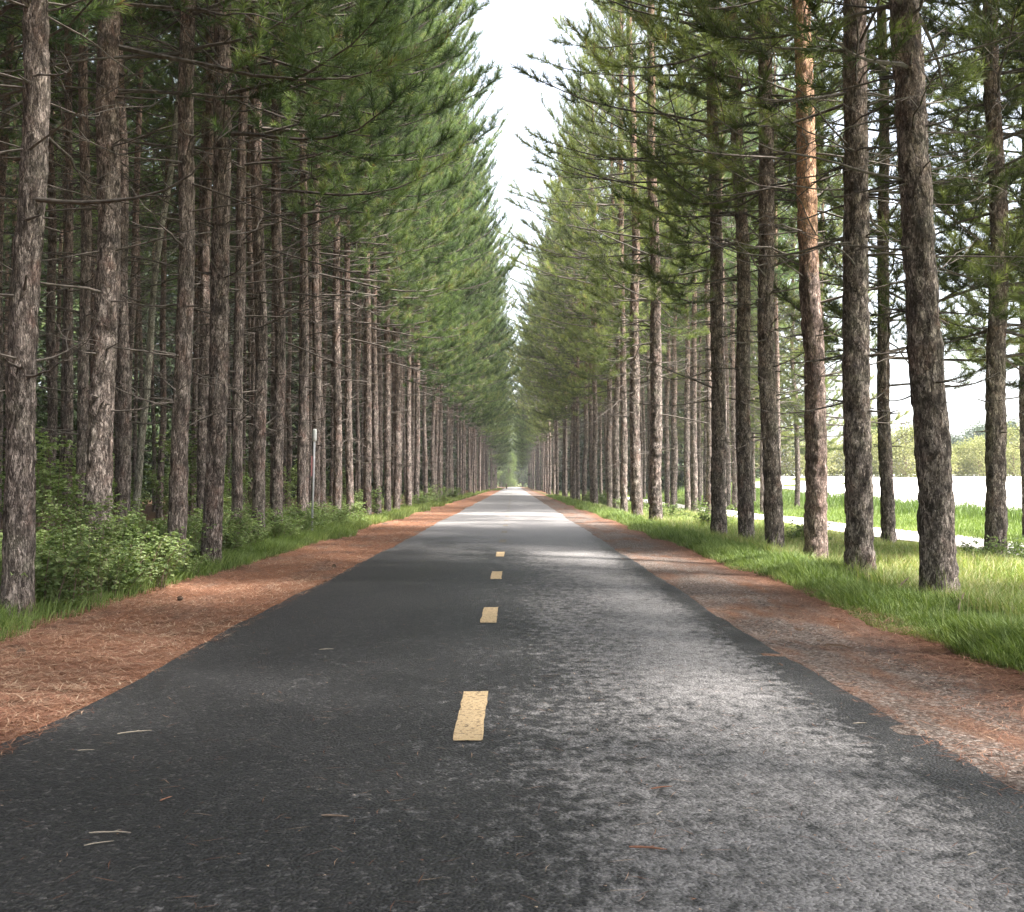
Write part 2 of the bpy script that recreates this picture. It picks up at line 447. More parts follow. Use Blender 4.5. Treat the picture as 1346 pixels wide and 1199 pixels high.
def simple_noise_mat(name, a, b, scale, rough=0.9, spec=0.2, bs=0.4, bd=0.02):
    m, n, l, out = new_mat(name)
    tcx = n.new('ShaderNodeTexCoord')
    nz = noise(n, l, tcx.outputs['Object'], scale, 5, 0.65)
    r = ramp(n, [(0.3, a), (0.7, b)]); l.new(nz.outputs[0], r.inputs[0])
    principled(n, l, out, r.outputs[0], rough, spec, bump(n, l, nz.outputs[0], bs, bd))
    return m
M['sand'] = simple_noise_mat('bleached_sand', (0.62, 0.60, 0.56), (0.80, 0.78, 0.74), 0.6)
M['track'] = simple_noise_mat('pale_gravel_track', (0.50, 0.46, 0.42), (0.70, 0.66, 0.62), 9)
M['post'] = simple_noise_mat('galvanised_steel', (0.45, 0.45, 0.46), (0.6, 0.6, 0.6), 12, 0.5, 0.5, 0.05)
M['white'] = simple_noise_mat('white_plastic', (0.72, 0.72, 0.70), (0.82, 0.82, 0.80), 20, 0.4, 0.5, 0.02)
M['red'] = simple_noise_mat('faded_red_sheet', (0.30, 0.10, 0.10), (0.40, 0.16, 0.15), 15, 0.6, 0.4, 0.02)
M['stick'] = simple_noise_mat('weathered_stick', (0.12, 0.085, 0.06), (0.30, 0.22, 0.17), 30, 0.9, 0.2, 0.4, 0.004)

# ------------------------------------------------------------------ the setting
def sheet(name, xs, ys, zfun, mat, kind='structure', xfun=None):
    """A grid; xs may be a function of y through xfun(u, y)."""
    U, Y = np.meshgrid(np.asarray(xs, float), np.asarray(ys, float))
    X = U if xfun is None else xfun(U, Y)
    Z = zfun(X, Y)
    v = np.stack([X, Y, Z], -1).reshape(-1, 3)
    nx, ny = len(xs), len(ys)
    i = (np.arange(ny - 1)[:, None] * nx + np.arange(nx - 1)[None, :])
    q = np.stack([i, i + 1, i + 1 + nx, i + nx], -1).reshape(-1, 4)
    g = Geo(); g.add(v, quad=q)
    o = link(name, g.mesh(name, [mat]))
    if kind: o['kind'] = kind
    return o

xs = np.concatenate([[-900, -300, -120, -70], np.arange(-45, -8, 1.5), np.arange(-8, -3, 0.2), np.arange(-3, 2.5, 0.5), np.arange(2.5, 8, 0.2), np.arange(8, 50, 1.5), [60, 90, 150, 300, 900]])
ys = np.concatenate([[-60, -20, -8], np.arange(-3, 40, 0.5), np.arange(40, 120, 2.0), [130, 150, 200, 260, 400, 900, 2000]])
tag(sheet('ground', xs, ys, gz, M['ground']), 'brown needle litter and short green turf under the pine rows', 'ground')

rr = np.random.default_rng(5)
_edge = np.cumsum(rr.normal(0, 0.008, 4000)); _edge -= np.convolve(_edge, np.ones(160) / 160, 'same')
def edge_wob(y, k): return np.interp(np.asarray(y) * 14 + k * 900, np.arange(4000), _edge) * 1.0
YR = np.concatenate([np.arange(-2, 14, 0.05), np.arange(14, 40, 0.15), np.arange(40, 300, 1.0)])
def road_left(y): return -1.92 + edge_wob(y, 0) * 0.8
def road_right(y): return 1.55 + 0.10 * sstep(6.5, 2.2, y) + edge_wob(y, 1) * 0.7 + 0.008 * np.sin(y * 0.4)
def road_x(U, Y): return road_left(Y) + (road_right(Y) - road_left(Y)) * U
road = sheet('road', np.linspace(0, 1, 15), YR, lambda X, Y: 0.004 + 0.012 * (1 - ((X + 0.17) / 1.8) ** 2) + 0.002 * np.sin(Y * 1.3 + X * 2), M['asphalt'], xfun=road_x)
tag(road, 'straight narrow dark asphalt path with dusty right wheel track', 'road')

rn = np.random.default_rng(9)
def shz(X, Y):
    a = vnoise(rn, 60, 4400, (X * 9) % 60, np.clip((Y + 5) * 9, 0, 4300))
    return -0.022 + 0.022 * a + 0.012 * np.sin(X * 3 + Y * 0.7)
def sh_left(U, Y): return -3.42 + edge_wob(Y, 2) * 3 + (road_left(Y) + 0.12 + 3.42) * U
def sh_right(U, Y): return road_right(Y) - 0.12 + (2.80 + edge_wob(Y, 3) * 3 - road_right(Y)) * U
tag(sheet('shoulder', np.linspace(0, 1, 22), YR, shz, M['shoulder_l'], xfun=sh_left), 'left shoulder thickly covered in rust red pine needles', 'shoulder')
tag(sheet('shoulder', np.linspace(0, 1, 22), YR, shz, M['shoulder_r'], xfun=sh_right), 'right shoulder of grey gravel with rust needles along its grass side', 'shoulder')

for k in range(56):
    y0 = 3.95 + 3.30 * k
    g = Geo()
    nx, ny = 3, 12
    rk = np.random.default_rng(100 + k)
    U, Y = np.meshgrid(np.linspace(-1, 1, nx), np.linspace(y0, y0 + 0.92, ny))
    X = -0.175 - 0.0006 * y0 + U * (0.057 + rk.normal(0, 0.0022, U.shape))
    Y = Y + rk.normal(0, 0.006, Y.shape) * ((Y == y0) | (Y == y0 + 0.92))
    Z = 0.0085 + 0.012 * (1 - ((X + 0.17) / 1.8) ** 2) + 0.002 * np.sin(Y * 1.3 + X * 2)
    i = (np.arange(ny - 1)[:, None] * nx + np.arange(nx - 1)[None, :])
    g.add(np.stack([X, Y, Z], -1).reshape(-1, 3), quad=np.stack([i, i + 1, i + 1 + nx, i + nx], -1).reshape(-1, 4))
    link('road_marking', g.mesh('road_marking', [M['paint'] if k < 4 else M['old_paint']]), road)

# pale track behind the right trees and bright bare field beyond
YT = np.arange(6, 110, 1.0)
tag(sheet('track', np.linspace(0, 1, 8), YT, lambda X, Y: gz(X, Y) + 0.02, M['track'], xfun=lambda U, Y: 7.55 + 0.3 * np.sin(Y * 0.09) + 1.85 * U), 'pale gravel track behind the right row of pines', 'track')
tag(sheet('field', np.concatenate([np.linspace(0, 1, 14), [1.5, 2.5, 4]]), np.concatenate([np.arange(15, 100, 1.5)]), lambda X, Y: gz(X, Y) + 0.03, M['sand'], xfun=lambda U, Y: 15.2 + 0.04 * Y + 0.5 * np.sin(Y * 0.3) + 45 * U), 'bright bare sandy field beyond the track', 'field')

# ------------------------------------------------------------------ pine trees
def make_trunk(seed, mat, H=22.0, nr=36, r0=0.15, name='pine_trunk', sway=0.05):
    rng = np.random.default_rng(seed)
    zs = np.concatenate([np.arange(-0.15, 8.5, 0.035), np.arange(8.5, H, 0.16)])
    th = np.arange(nr) * 2 * math.pi / nr
    T, Z = np.meshgrid(th, zs)
    r = r0 * (np.clip(1 - Z / (H + 0.6), 0.02, 1) ** 0.72) * (1 + 0.17 * np.exp(-np.clip(Z, 0, 9) / 0.22)) 
    u = T / (2 * math.pi)
    d = 0.020 * (vnoise(rng, 5, 60, u * 5, (Z + 0.2) * 2.4) - 0.5)
    d += 0.014 * (vnoise(rng, 14, 240, u * 14, (Z + 0.2) * 8) - 0.5)
    p = vnoise(rng, 20, 400, u * 20, (Z + 0.2) * 13)
    d += 0.014 * sstep(0.42, 0.58, p) - 0.006
    d += 0.006 * (vnoise(rng, 36, 700, u * 36, (Z + 0.2) * 30) - 0.5)
    ring = np.zeros_like(Z)
    zw = 0.8
    while zw < H:
        amp = 0.012 * rng.random() * vnoise(rng, 4, 2, u * 4, Z * 0 + 0.5) * 1.6
        d += amp * np.exp(-((Z - zw) / 0.05) ** 2)
        ring = np.maximum(ring, np.exp(-((Z - zw) / 0.045) ** 2) * vnoise(rng, 5, 2, u * 5, Z * 0 + 0.5) * 1.3 * rng.random() ** 0.5)
        zw += rng.uniform(0.42, 0.62)
    d *= np.clip(r / r0, 0.25, 1)
    ph = rng.random(4) * 6.28
    s = sway * np.clip(zs / 3, 0, 1)
    cx = s * (np.sin(zs * 0.55 + ph[0]) + 0.4 * np.sin(zs * 1.5 + ph[1])) - s[0] * 0
    cyy = s * (np.sin(zs * 0.5 + ph[2]) + 0.4 * np.sin(zs * 1.4 + ph[3]))
    X = cx[:, None] + (r + d) * np.cos(T)
    Y = cyy[:, None] + (r + d) * np.sin(T)
    v = np.stack([X, Y, Z], -1).reshape(-1, 3)
    m_ = len(zs)
    i = np.arange(m_ - 1)[:, None] * nr; j = np.arange(nr)[None, :]; k = (j + 1) % nr
    g = Geo(); g.add(v, quad=np.stack([i + j, i + k, i + nr + k, i + nr + j], -1).reshape(-1, 4), tint=np.clip(ring, 0, 1).ravel())
    return g.mesh(name, [mat])

TRUNKS = [make_trunk(11 + i, M['bark'], sway=(0.03, 0.07, 0.045, 0.09, 0.055, 0.02, 0.075)[i]) for i in range(7)]
TRUNK_ORANGE = make_trunk(21, M['sunlit_bark'])
TRUNK_PALE = make_trunk(31, M['pale_bark'], name='birch_trunk', nr=20, sway=0.12)

def limb_path(rng, z0, az, L, el0, droop, up, n=8, wob=0.06):
    t = np.linspace(0, 1, n)
    h = L * t
    z = z0 + L * (math.tan(el0) * t - droop * t ** 2 + up * t ** 3)
    side = np.cumsum(rng.normal(0, wob, n)) * L / n
    side -= side[0]
    return np.stack([h * math.cos(az) - side * math.sin(az), h * math.sin(az) + side * math.cos(az), z], -1)

def lerp_path(p, t):
    x = np.asarray(t) * (len(p) - 1)
    i = np.clip(np.floor(x).astype(int), 0, len(p) - 2)
    f = (x - i)[..., None]
    return p[i] * (1 - f) + p[i + 1] * f, unit(p[i + 1] - p[i])

def tufts(g, P, D, tint, rng, k=24, L=0.14, w=0.0045, mat=1):
    n_ = len(P)
    if n_ == 0: return
    P = np.repeat(P, k, 0); D = np.repeat(D, k, 0); tn = np.repeat(tint, k) + rng.normal(0, 0.03, n_ * k) * (np.repeat(tint, k) < 0.93)
    N = len(P)
    q = unit(rng.normal(size=(N, 3)))
    perp = unit(np.cross(D, q))
    ang = rng.uniform(0.30, 1.25, N)[:, None]
    d = unit(D * np.cos(ang) + perp * np.sin(ang) + np.array([0, 0, 0.05]))
    Ls = (L * rng.uniform(0.75, 1.25, N))[:, None]
    b = P - D * (rng.random((N, 1)) * 0.10)
    s = unit(np.cross(d, rng.normal(size=(N, 3)))) * w
    v = np.stack([b - s, b + s, b + d * Ls], 1).reshape(-1, 3)
    g.add(v, tri=np.arange(N * 3).reshape(-1, 3), mat=mat, tint=np.repeat(np.clip(tn, 0, 1), 3))

def live_branch(g, TP, rng, path, L, density=1.0, r0=0.02, start=0.4):
    tube(g, path, np.linspace(r0, 0.005, len(path)), 4, 0)
    base_t = rng.uniform(0.05, 0.58)
    dead = rng.random() < 0.004
    P, D, T = [], [], []
    t = np.arange(max(start, 1 - 0.42 / L), 1.0, 0.085 / L)
    p, d = lerp_path(path, t)
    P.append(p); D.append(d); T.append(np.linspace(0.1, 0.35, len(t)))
    ns = max(3, int(L * (1 - start * 0.8) / 0.135 * density))
    for i, tt in enumerate(np.linspace(start * 0.8, 0.96, ns)):
        tt = min(0.98, max(0.1, tt + rng.normal(0, 0.03)))
        p0, d0 = lerp_path(path, np.array([tt])); p0, d0 = p0[0], d0[0]
        ls = (0.20 + 0.30 * L * (1 - tt)) * rng.uniform(0.5, 1.4)
        sg = 1 if i % 2 else -1
        a = sg * rng.uniform(0.45, 1.25)
        dx = d0[0] * math.cos(a) - d0[1] * math.sin(a); dy = d0[0] * math.sin(a) + d0[1] * math.cos(a)
        dd = unit(np.array([dx, dy, d0[2] + rng.uniform(-0.30, 0.30)]))
        q = np.array([p0, p0 + dd * ls * 0.55, p0 + dd * ls + np.array([0, 0, ls * rng.uniform(0.1, 0.45)])])
        tube(g, q, [0.0065, 0.005, 0.003], 3, 0)
        ln = min(ls * 0.75, 0.30)
        tt2 = np.arange(1 - ln / ls, 1.001, 0.085 / ls)
        p2, d2 = lerp_path(q, tt2)
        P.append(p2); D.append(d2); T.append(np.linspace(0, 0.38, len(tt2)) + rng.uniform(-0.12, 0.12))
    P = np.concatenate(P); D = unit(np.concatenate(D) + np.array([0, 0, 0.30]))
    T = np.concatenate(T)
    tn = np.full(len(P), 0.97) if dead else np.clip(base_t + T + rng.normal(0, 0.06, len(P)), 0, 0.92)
    TP.append((P, D, tn))

def dead_branch_geo(g, rng, z0, az, L, r0=0.012, mat=0, nsub=None):
    el = rng.uniform(-0.25, 0.35)
    path = limb_path(rng, z0, az, L, el, rng.uniform(0.0, 0.5), rng.uniform(0.1, 0.55), 9, 0.16)
    tube(g, path, np.linspace(r0, 0.0025, 9), 4, mat)
    for i in range(nsub if nsub is not None else rng.integers(2, 6)):
        tt = rng.uniform(0.3, 0.95)
        p0, d0 = lerp_path(path, np.array([tt])); p0, d0 = p0[0], d0[0]
        a = rng.choice([-1, 1]) * rng.uniform(0.5, 1.2)
        ls = L * rng.uniform(0.15, 0.4)
        dd = unit(np.array([d0[0] * math.cos(a) - d0[1] * math.sin(a), d0[0] * math.sin(a) + d0[1] * math.cos(a), d0[2] + rng.uniform(-0.4, 0.5)]))
        q = np.array([p0, p0 + dd * ls * 0.5 + rng.normal(0, 0.02, 3), p0 + dd * ls + np.array([0, 0, rng.uniform(-.1, .15)])])
        tube(g, q, [0.0055, 0.004, 0.0018], 3, mat)

def make_crown(seed, kind, H=22.0):
    rng = np.random.default_rng(seed)
    dens = (1.0, 0.8, 1.1)[seed % 3]
    g = Geo(); TP = []
    z = 1.9
    bare = kind == 'E'
    kind = 'B' if bare else kind
    road = {'A': 0.0, 'B': math.pi, 'C': None, 'D': 0.0}[kind]     # the way its open side faces
    while z < H - 0.4:
        nb = rng.integers(4, 7)
        a0 = rng.random() * 6.28
        wf = rng.uniform(0.78, 1.15)
        for _ in range(3):       # short broken stubs around the whorl
            az = rng.random() * 6.28; ls = rng.uniform(0.16, 0.34)
            zz = z + rng.normal(0, 0.03)
            if zz < 9: tube(g, [[0, 0, zz], [math.cos(az) * ls, math.sin(az) * ls, zz + rng.uniform(-0.04, 0.08)]], [0.016, 0.006], 4, 0)
        for b in range(nb):
            az = a0 + b * 2 * math.pi / nb + rng.normal(0, 0.25)
            f = 0.0 if road is None else 0.5 + 0.5 * math.cos(az - road)   # 1 on the open side
            if kind == 'A':
                zb = 10.0 - 4.6 * f; rmax = 2.2 + 1.65 * f
            elif kind == 'B':
                zb = 5.5 - 0.9 * f; rmax = 2.3 + 0.25 * f
            elif kind == 'D':
                zb = 3.4 - 0.5 * f; rmax = 2.9 + 0.4 * f
            else:
                zb = 8.4; rmax = 2.2
            if bare and math.cos(az + 0.4) > 0.1: zb = 10.5
            zz = z + rng.uniform(-0.08, 0.08)
            if zz > zb + rng.normal(0, 0.25):
                u = max(0.0, (zz - zb) / (H - zb))
                L = rmax * (0.86 + (0.85 if kind == 'A' else 0.62) * u - (1.62 if kind == 'A' else 1.42) * u ** 2.0) * rng.uniform(0.62, 1.14) * wf
                L = max(L, 0.3)
                if kind == 'B' and rng.random() < 0.18: continue
                el = 0.05 + 0.75 * u ** 1.2 + rng.normal(0, 0.2)
                path = limb_path(rng, zz, az, L, el, 0.34 * (1 - u), 0.50, 8, 0.10)
                live_branch(g, TP, rng, path, L, {'A': 1.0, 'B': 0.85, 'C': 0.85, 'D': 1.35}[kind] * dens, 0.010 + 0.006 * L, 0.30 if kind != 'B' else 0.42)
            else:
                prob = (0.95 if zz > 3.6 else 0.45) if kind in 'CB' else (0.55 if zz > 4 else 0.30)
                if rng.random() < prob:
                    dead_branch_geo(g, rng, zz, az, rng.uniform(0.5, 2.1) * (0.75 if zz < 4 else 1.0))
        z += rng.uniform(0.42, 0.68)
    if kind == 'B':      # a few long thin limbs reaching out over the path
        for i in range(6):
            L = rng.uniform(3.1, 4.4)
            path = limb_path(rng, rng.uniform(6.5, 11), math.pi + rng.normal(0, 0.5), L, rng.uniform(-0.05, 0.2), 0.15, 0.25, 10, 0.10)
            live_branch(g, TP, rng, path, L, 0.45, 0.028, 0.55)
    P = np.concatenate([t[0] for t in TP]); D = np.concatenate([t[1] for t in TP]); tn = np.concatenate([t[2] for t in TP])
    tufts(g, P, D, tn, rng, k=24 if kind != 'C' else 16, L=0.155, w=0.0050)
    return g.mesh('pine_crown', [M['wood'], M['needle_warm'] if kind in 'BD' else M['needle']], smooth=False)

CROWNS = {'A': [make_crown(201 + i, 'A') for i in range(3)], 'B': [make_crown(301 + i, 'B') for i in range(3)],
          'C': [make_crown(401 + i, 'C') for i in range(2)], 'D': [make_crown(501 + i, 'D') for i in range(2)], 'E': [make_crown(311, 'E')]}

def make_dead(seed):
    rng = np.random.default_rng(seed)
    g = Geo()
    dead_branch_geo(g, rng, 0.0, 0.0, rng.uniform(1.5, 2.8), 0.019, 0, rng.integers(4, 8))
    return g.mesh('dead_branch', [M['wood']])
DEADS = [make_dead(600 + i) for i in range(8)]

trng = np.random.default_rng(77)
def pine(x, y, diam, kind, label, group, lean=0.0, trunk=None, extra=0, name='pine_tree', sc=1.0, z_lo=2.0, z_hi=7.5, arms=()):
    r = empty(name, (x, y, gzf(x, y) - 0.02), 0.0, (trng.normal(0, 0.006), lean), sc)
    tag(r, label, 'pine tree', group)
    t = link('trunk', trunk or TRUNKS[trng.integers(len(TRUNKS))], r)
    s = diam / 0.35 / sc
    t.scale = (s, s, 1.0)
    t.rotation_euler = (0, 0, trng.random() * 6.28)
    c = link('crown', CROWNS[kind][trng.integers(len(CROWNS[kind]))], r)
    c.rotation_euler = (0, 0, trng.normal(0, 0.35) if kind != 'C' else trng.random() * 6.28)
    for i in range(extra):
        d = link('dead_branch', DEADS[trng.integers(len(DEADS))], r)
        d.location = (0, 0, trng.uniform(z_lo, z_hi))
        d.rotation_euler = (trng.normal(0, 0.2), trng.normal(0, 0.2), trng.random() * 6.28)
        d.scale = (trng.uniform(0.6, 1.1),) * 3
    return r

FAR_L, FAR_R = 'distant pines in the left roadside row', 'distant pines in the right roadside row'
# left roadside row, near part: x, y, diameter, lean, label
near_left = [
    (-5.6, 10.6, 0.30, 0.0, 'pine at the very left picture edge, mostly cut off by it'),
    (-3.72, 7.7, 0.25, 0.004, 'big flaky pine trunk closest on the left, standing on the red needle verge'),
    (-4.52, 11.1, 0.32, 0.018, 'thick pine trunk with base hidden behind bramble bushes, second big one from left edge'),
    (-3.72, 11.3, 0.23, 0.012, 'slim pine at the needle verge just right of the bramble thicket'),
    (-3.60, 12.2, 0.27, 0.022, 'thick pine leaning slightly right, touching the slim verge pine on its right side'),
    (-4.17, 15.4, 0.19, 0.010, 'thinnest pine of the left front row, just behind the leaning thick pine'),
    (-4.16, 16.7, 0.25, -0.002, 'straight pine with base at edge of low green shrubs, sixth in left row'),
    (-4.30, 18.6, 0.25, 0.0, 'pine rising behind the low shrubs, third to the left of the white post'),
    (-4.34, 21.0, 0.22, 0.0, 'pine trunk just left of the thin white marker post'),
    (-4.52, 23.4, 0.23, 0.0, 'pine trunk directly behind the thin white marker post'),
    (-4.38, 25.4, 0.25, 0.0, 'pine trunk just right of the thin white marker post'),
]
for x, y, d, ln, lab in near_left:
    pine(x, y, d, 'A', lab, 'near pines in the left roadside row', ln, extra=7, z_lo=3.0, z_hi=8.0)
ORD = ['second', 'third', 'fourth', 'fifth', 'sixth', 'seventh', 'eighth', 'ninth', 'tenth']
y = 27.6
i_left = 0
while y < 262:
    first = i_left < len(ORD)
    lab = f'{ORD[i_left]} pine past the thin white marker post in the left roadside row' if first else 'pine among the many alike far along the left roadside row'
    i_left += 1
    pine(-4.25 + trng.normal(0, 0.22), y + trng.normal(0, 0.2), trng.uniform(0.19, 0.29), 'A',
         lab, FAR_L, trng.normal(0, 0.008), sc=trng.uniform(0.92, 1.06) * (1.0 if y < 60 else 1.12 if y < 110 else 1.22 if y < 170 else 0.95))
    y += trng.uniform(1.7, 2.5) * (1.0 if y < 70 else 1.35 if y < 140 else 2.0)

# dark interior rows on the left
for ri, xr in enumerate((-6.0, -7.6, -9.9, -12.6, -15.6, -19.0)):
    y = (14.2, 12.2, 14.0, 16.2, 18.0, 20.0)[ri]
    ymax = (62, 50, 46, 44, 44, 44)[ri]
    while y < ymax:
        pine(xr + trng.normal(0, 0.35), y, trng.uniform(0.15, 0.26), 'C',
             'pine trunk in the dim forest interior behind the left roadside row', 'pines inside the dark left forest', trng.normal(0, 0.012), sc=trng.uniform(0.9, 1.08))
        y += trng.uniform(1.7, 2.9) * (1 + ri * 0.10)

# right roadside row, near part
near_right = [
    (3.67, 8.85, 0.34, -0.042, 'B', 'thick grey pine closest on the right, leaning left, broken sticks at its foot'),
    (3.67, 10.9, 0.335, 0.003, 'B', 'straight thick pine second in right row, grass around its foot'),
    (3.74, 12.7, 0.31, -0.014, 'E', 'pine with sunlit orange upper bark, third in right row'),
    (3.90, 15.3, 0.31, -0.018, 'B', 'pine just left of the orange barked one in right row'),
    (4.02, 17.7, 0.31, -0.020, 'B', 'middle pine of the close trio left of the orange barked one'),
    (3.98, 19.9, 0.34, -0.004, 'B', 'last pine of the right trio before the gap in the row'),
    (3.64, 26.2, 0.38, -0.004, 'B', 'stout pine beyond the gap in right row, base in bright grass'),
    (3.56, 29.5, 0.36, -0.008, 'B', 'dark stout pine right behind the first one beyond the gap'),
]
for i, (x, y, d, ln, k, lab) in enumerate(near_right):
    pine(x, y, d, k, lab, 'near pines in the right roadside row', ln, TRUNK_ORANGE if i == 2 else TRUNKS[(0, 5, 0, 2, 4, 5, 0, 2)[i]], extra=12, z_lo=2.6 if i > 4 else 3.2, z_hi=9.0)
for i, y in enumerate((34.6, 38.6, 42.4, 46.5, 50.5, 55, 59.5)):
    pine(3.75 + trng.normal(0, 0.15), y, trng.uniform(0.26, 0.34), 'B', f'{ORD[i + 1]} pine beyond the gap in the right roadside row', FAR_R, trng.normal(0, 0.006), extra=4, z_lo=3)
y = 63.0
while y < 262:
    pine(3.85 + trng.normal(0, 0.2), y, trng.uniform(0.23, 0.31), 'B' if y < 120 else 'A', 'pine among the many alike far along the right roadside row', FAR_R, trng.normal(0, 0.006),
         sc=trng.uniform(0.95, 1.08) * (1.0 if y < 60 else 1.12 if y < 110 else 1.22 if y < 170 else 0.95)).rotation_euler.z = (0 if y < 120 else math.pi)
    y += trng.uniform(2.6, 3.8) * (1.0 if y < 100 else 1.6)
# second right row, on the side of the track
second_right = [
    (6.95, 14.8, 0.33, 0.006, 'pine standing between the verge and the pale track, furthest right in the picture'),
    (7.05, 19.3, 0.29, -0.012, 'pine beside the pale track, seen between the two thickest right trunks'),
]
for x, y, d, ln, lab in second_right:
    pine(x, y, d, 'D', lab, 'pines beside the pale track', ln, extra=10, z_lo=2.6, z_hi=8)
pine(9.4, 17.2, 0.28, 'D', 'pine past the right picture edge whose branches reach into view', 'pines beside the pale track', extra=4)
pine(10.3, 20.5, 0.28, 'D', 'pine past the right picture edge whose branches reach into view', 'pines beside the pale track', extra=4)
pine(9.1, 14.3, 0.28, 'D', 'pine past the right picture edge whose branches reach into view', 'pines beside the pale track', extra=4)
pine(10.4, 14.4, 0.28, 'D', 'pine past the right picture edge whose branches reach into view', 'pines beside the pale track', extra=4)
for ri, xr in enumerate((7.1, 10.0, 13.2)):
    y = (34.5, 38.0, 44.0)[ri]
    while y < (84, 82, 78)[ri]:
        pine(xr + trng.normal(0, 0.2), y, trng.uniform(0.22, 0.30), 'D' if ri == 2 else 'C',
             'slim pine in the back rows on the right, seen between roadside trunks', 'pines in the back rows on the right', trng.normal(0, 0.008), sc=trng.uniform(0.9, 1.03))
        y += trng.uniform(2.2, 3.4) * (1 + 0.25 * ri)

# the avenue goes on unseen beside the viewer, added to shade the foreground
for y in (-9.5, -6.4, -3.3, -0.4, 2.6, 5.6):
    pine(3.8 + trng.normal(0, 0.15), y, 0.31, 'B', 'pine of the right row beside the viewer, shading the path', 'right row pines beside the viewer', extra=3, z_lo=4)
for y in (-6.0, -1.0, 4.0, 8.0):
    pine(7.1 + trng.normal(0, 0.15), y, 0.31, 'D', 'pine of the track side row beside the viewer', 'track side pines beside the viewer')
for y in (-5.0, -2.2, 0.8, 3.4):
    pine(-4.2 + trng.normal(0, 0.15), y, 0.28, 'A', 'pine of the left row beside the viewer', 'left row pines beside the viewer')

# a pale leaning birch inside the left forest
b = empty('birch_tree', (-6.55, 17.6, gzf(-6.55, 17.6)), 0.4, (0.02, 0.085))
tag(b, 'thin pale birch leaning right in the dark left forest', 'birch tree')
t = link('trunk', TRUNK_PALE, b); t.scale = (0.42, 0.42, 0.8)

# ------------------------------------------------------------------ leafy plants
def leaves(g, P, D, size, rng, mat=0, tint=None, up=0.6):
    """Folded diamond leaves: P base points, D pointing directions."""
    N = len(P)
    d = unit(D)
    nrm = unit(rng.normal(size=(N, 3)) * 0.6 + np.array([0, 0, up * 2]))
    s = unit(np.cross(d, nrm)); nn = np.cross(s, d)
    L = (size * rng.uniform(0.65, 1.25, N))[:, None]
    w = L * 0.36
    v = np.stack([P, P + d * L * 0.45 + s * w + nn * L * 0.10, P + d * L - nn * L * 0.12, P + d * L * 0.45 - s * w + nn * L * 0.10], 1).reshape(-1, 3)
    i = np.arange(N)[:, None] * 4
    tri = np.concatenate([i + [[0, 2, 1]], i + [[0, 3, 2]]])
    tn = rng.random(N) if tint is None else tint
    g.add(v, tri=tri, mat=mat, tint=np.repeat(tn, 4))

def make_shrub(seed, h=0.75, rad=0.55, nst=22, nl=38, size=0.058):
    rng = np.random.default_rng(seed)
    gs, gl = Geo(), Geo()
    for i in range(nst):
        a = rng.random() * 6.28; rr_ = rad * math.sqrt(rng.random()) * 0.6
        hh = h * rng.uniform(0.45, 1.25)
        p0 = np.array([math.cos(a) * rr_, math.sin(a) * rr_, -0.03])
        out_ = np.array([math.cos(a), math.sin(a), 0]) * rad * rng.uniform(0.2, 0.7)
        t = np.linspace(0, 1, 6)[:, None]
        path = p0 + np.array([0, 0, hh]) * (t - 0.22 * t ** 3) + out_ * t ** 1.8 + rng.normal(0, 0.012, (6, 3)) * t
        tube(gs, path, np.linspace(0.006, 0.002, 6), 4)
        tt = rng.uniform(0.18, 1.0, nl) ** 0.8
        P, D = lerp_path(path, tt)
        az = rng.random(nl) * 6.28
        dirs = np.stack([np.cos(az), np.sin(az), rng.uniform(-0.35, 0.5, nl)], -1)
        st = dirs * rng.uniform(0.02, 0.10, nl)[:, None]
        base_t = rng.uniform(0, 0.5)
        for k_ in range(3):   # each leaf is three leaflets
            aa = (k_ - 1) * 0.9
            dd = np.stack([dirs[:, 0] * math.cos(aa) - dirs[:, 1] * math.sin(aa), dirs[:, 0] * math.sin(aa) + dirs[:, 1] * math.cos(aa), dirs[:, 2] - 0.1], -1)
            leaves(gl, P + st, dd, size * (1 if k_ == 1 else 0.8), rng, tint=np.clip(base_t + rng.random(nl) * 0.5, 0, 1))
    return gs.mesh('shrub_stems', [M['stick']]), gl.mesh('shrub_leaves', [M['leaf']], smooth=False)

SHRUBS = [make_shrub(700 + i, (0.62, 0.75, 0.68, 0.55)[i]) for i in range(4)]
TALL = [make_shrub(720 + i, (1.7, 2.3)[i], 0.7, 10, 60, 0.075) for i in range(2)]
prng = np.random.default_rng(88)
def shrub(x, y, kind, label, group, sc=1.0):
    r = empty('shrub', (x, y, gzf(x, y)), prng.random() * 6.28, scale=sc)
    tag(r, label, 'shrub', group)
    s, lf = kind
    link('stem', s, r); link('foliage', lf, r)
    return r
# the thicket between the first big pine and the slim verge pine
thick = []
for y in np.arange(8.2, 11.2, 0.42):
    for x in (-3.68, -4.15, -4.7, -5.4):
        thick.append((x + prng.normal(0, 0.08), y + prng.normal(0, 0.12)))
for x, y in thick:
    tall = prng.random() < 0.22
    shrub(x, y, TALL[prng.integers(2)] if tall else SHRUBS[prng.integers(4)], 'green bramble bush in the thicket between the first left pines', 'bramble bushes of the left thicket', prng.uniform(0.36, 0.55) if tall else prng.uniform(0.45, 1.0))
for y in np.arange(11.8, 16.2, 0.55):
    for x in (-4.05, -4.7, -5.5):
        shrub(x + prng.normal(0, 0.15), y + prng.normal(0, 0.15), SHRUBS[prng.integers(4)], 'low green shrub between the trunks behind the bramble thicket', 'low shrubs behind the thicket', prng.uniform(0.6, 0.95))
for y in np.arange(16.4, 25, 0.75):
    for x in (-4.1, -4.85):
        shrub(x + prng.normal(0, 0.2), y + prng.normal(0, 0.2), SHRUBS[prng.integers(4)], 'low green shrub on the grassy edge near the white marker post', 'shrubs around the white post', prng.uniform(0.65, 0.95))
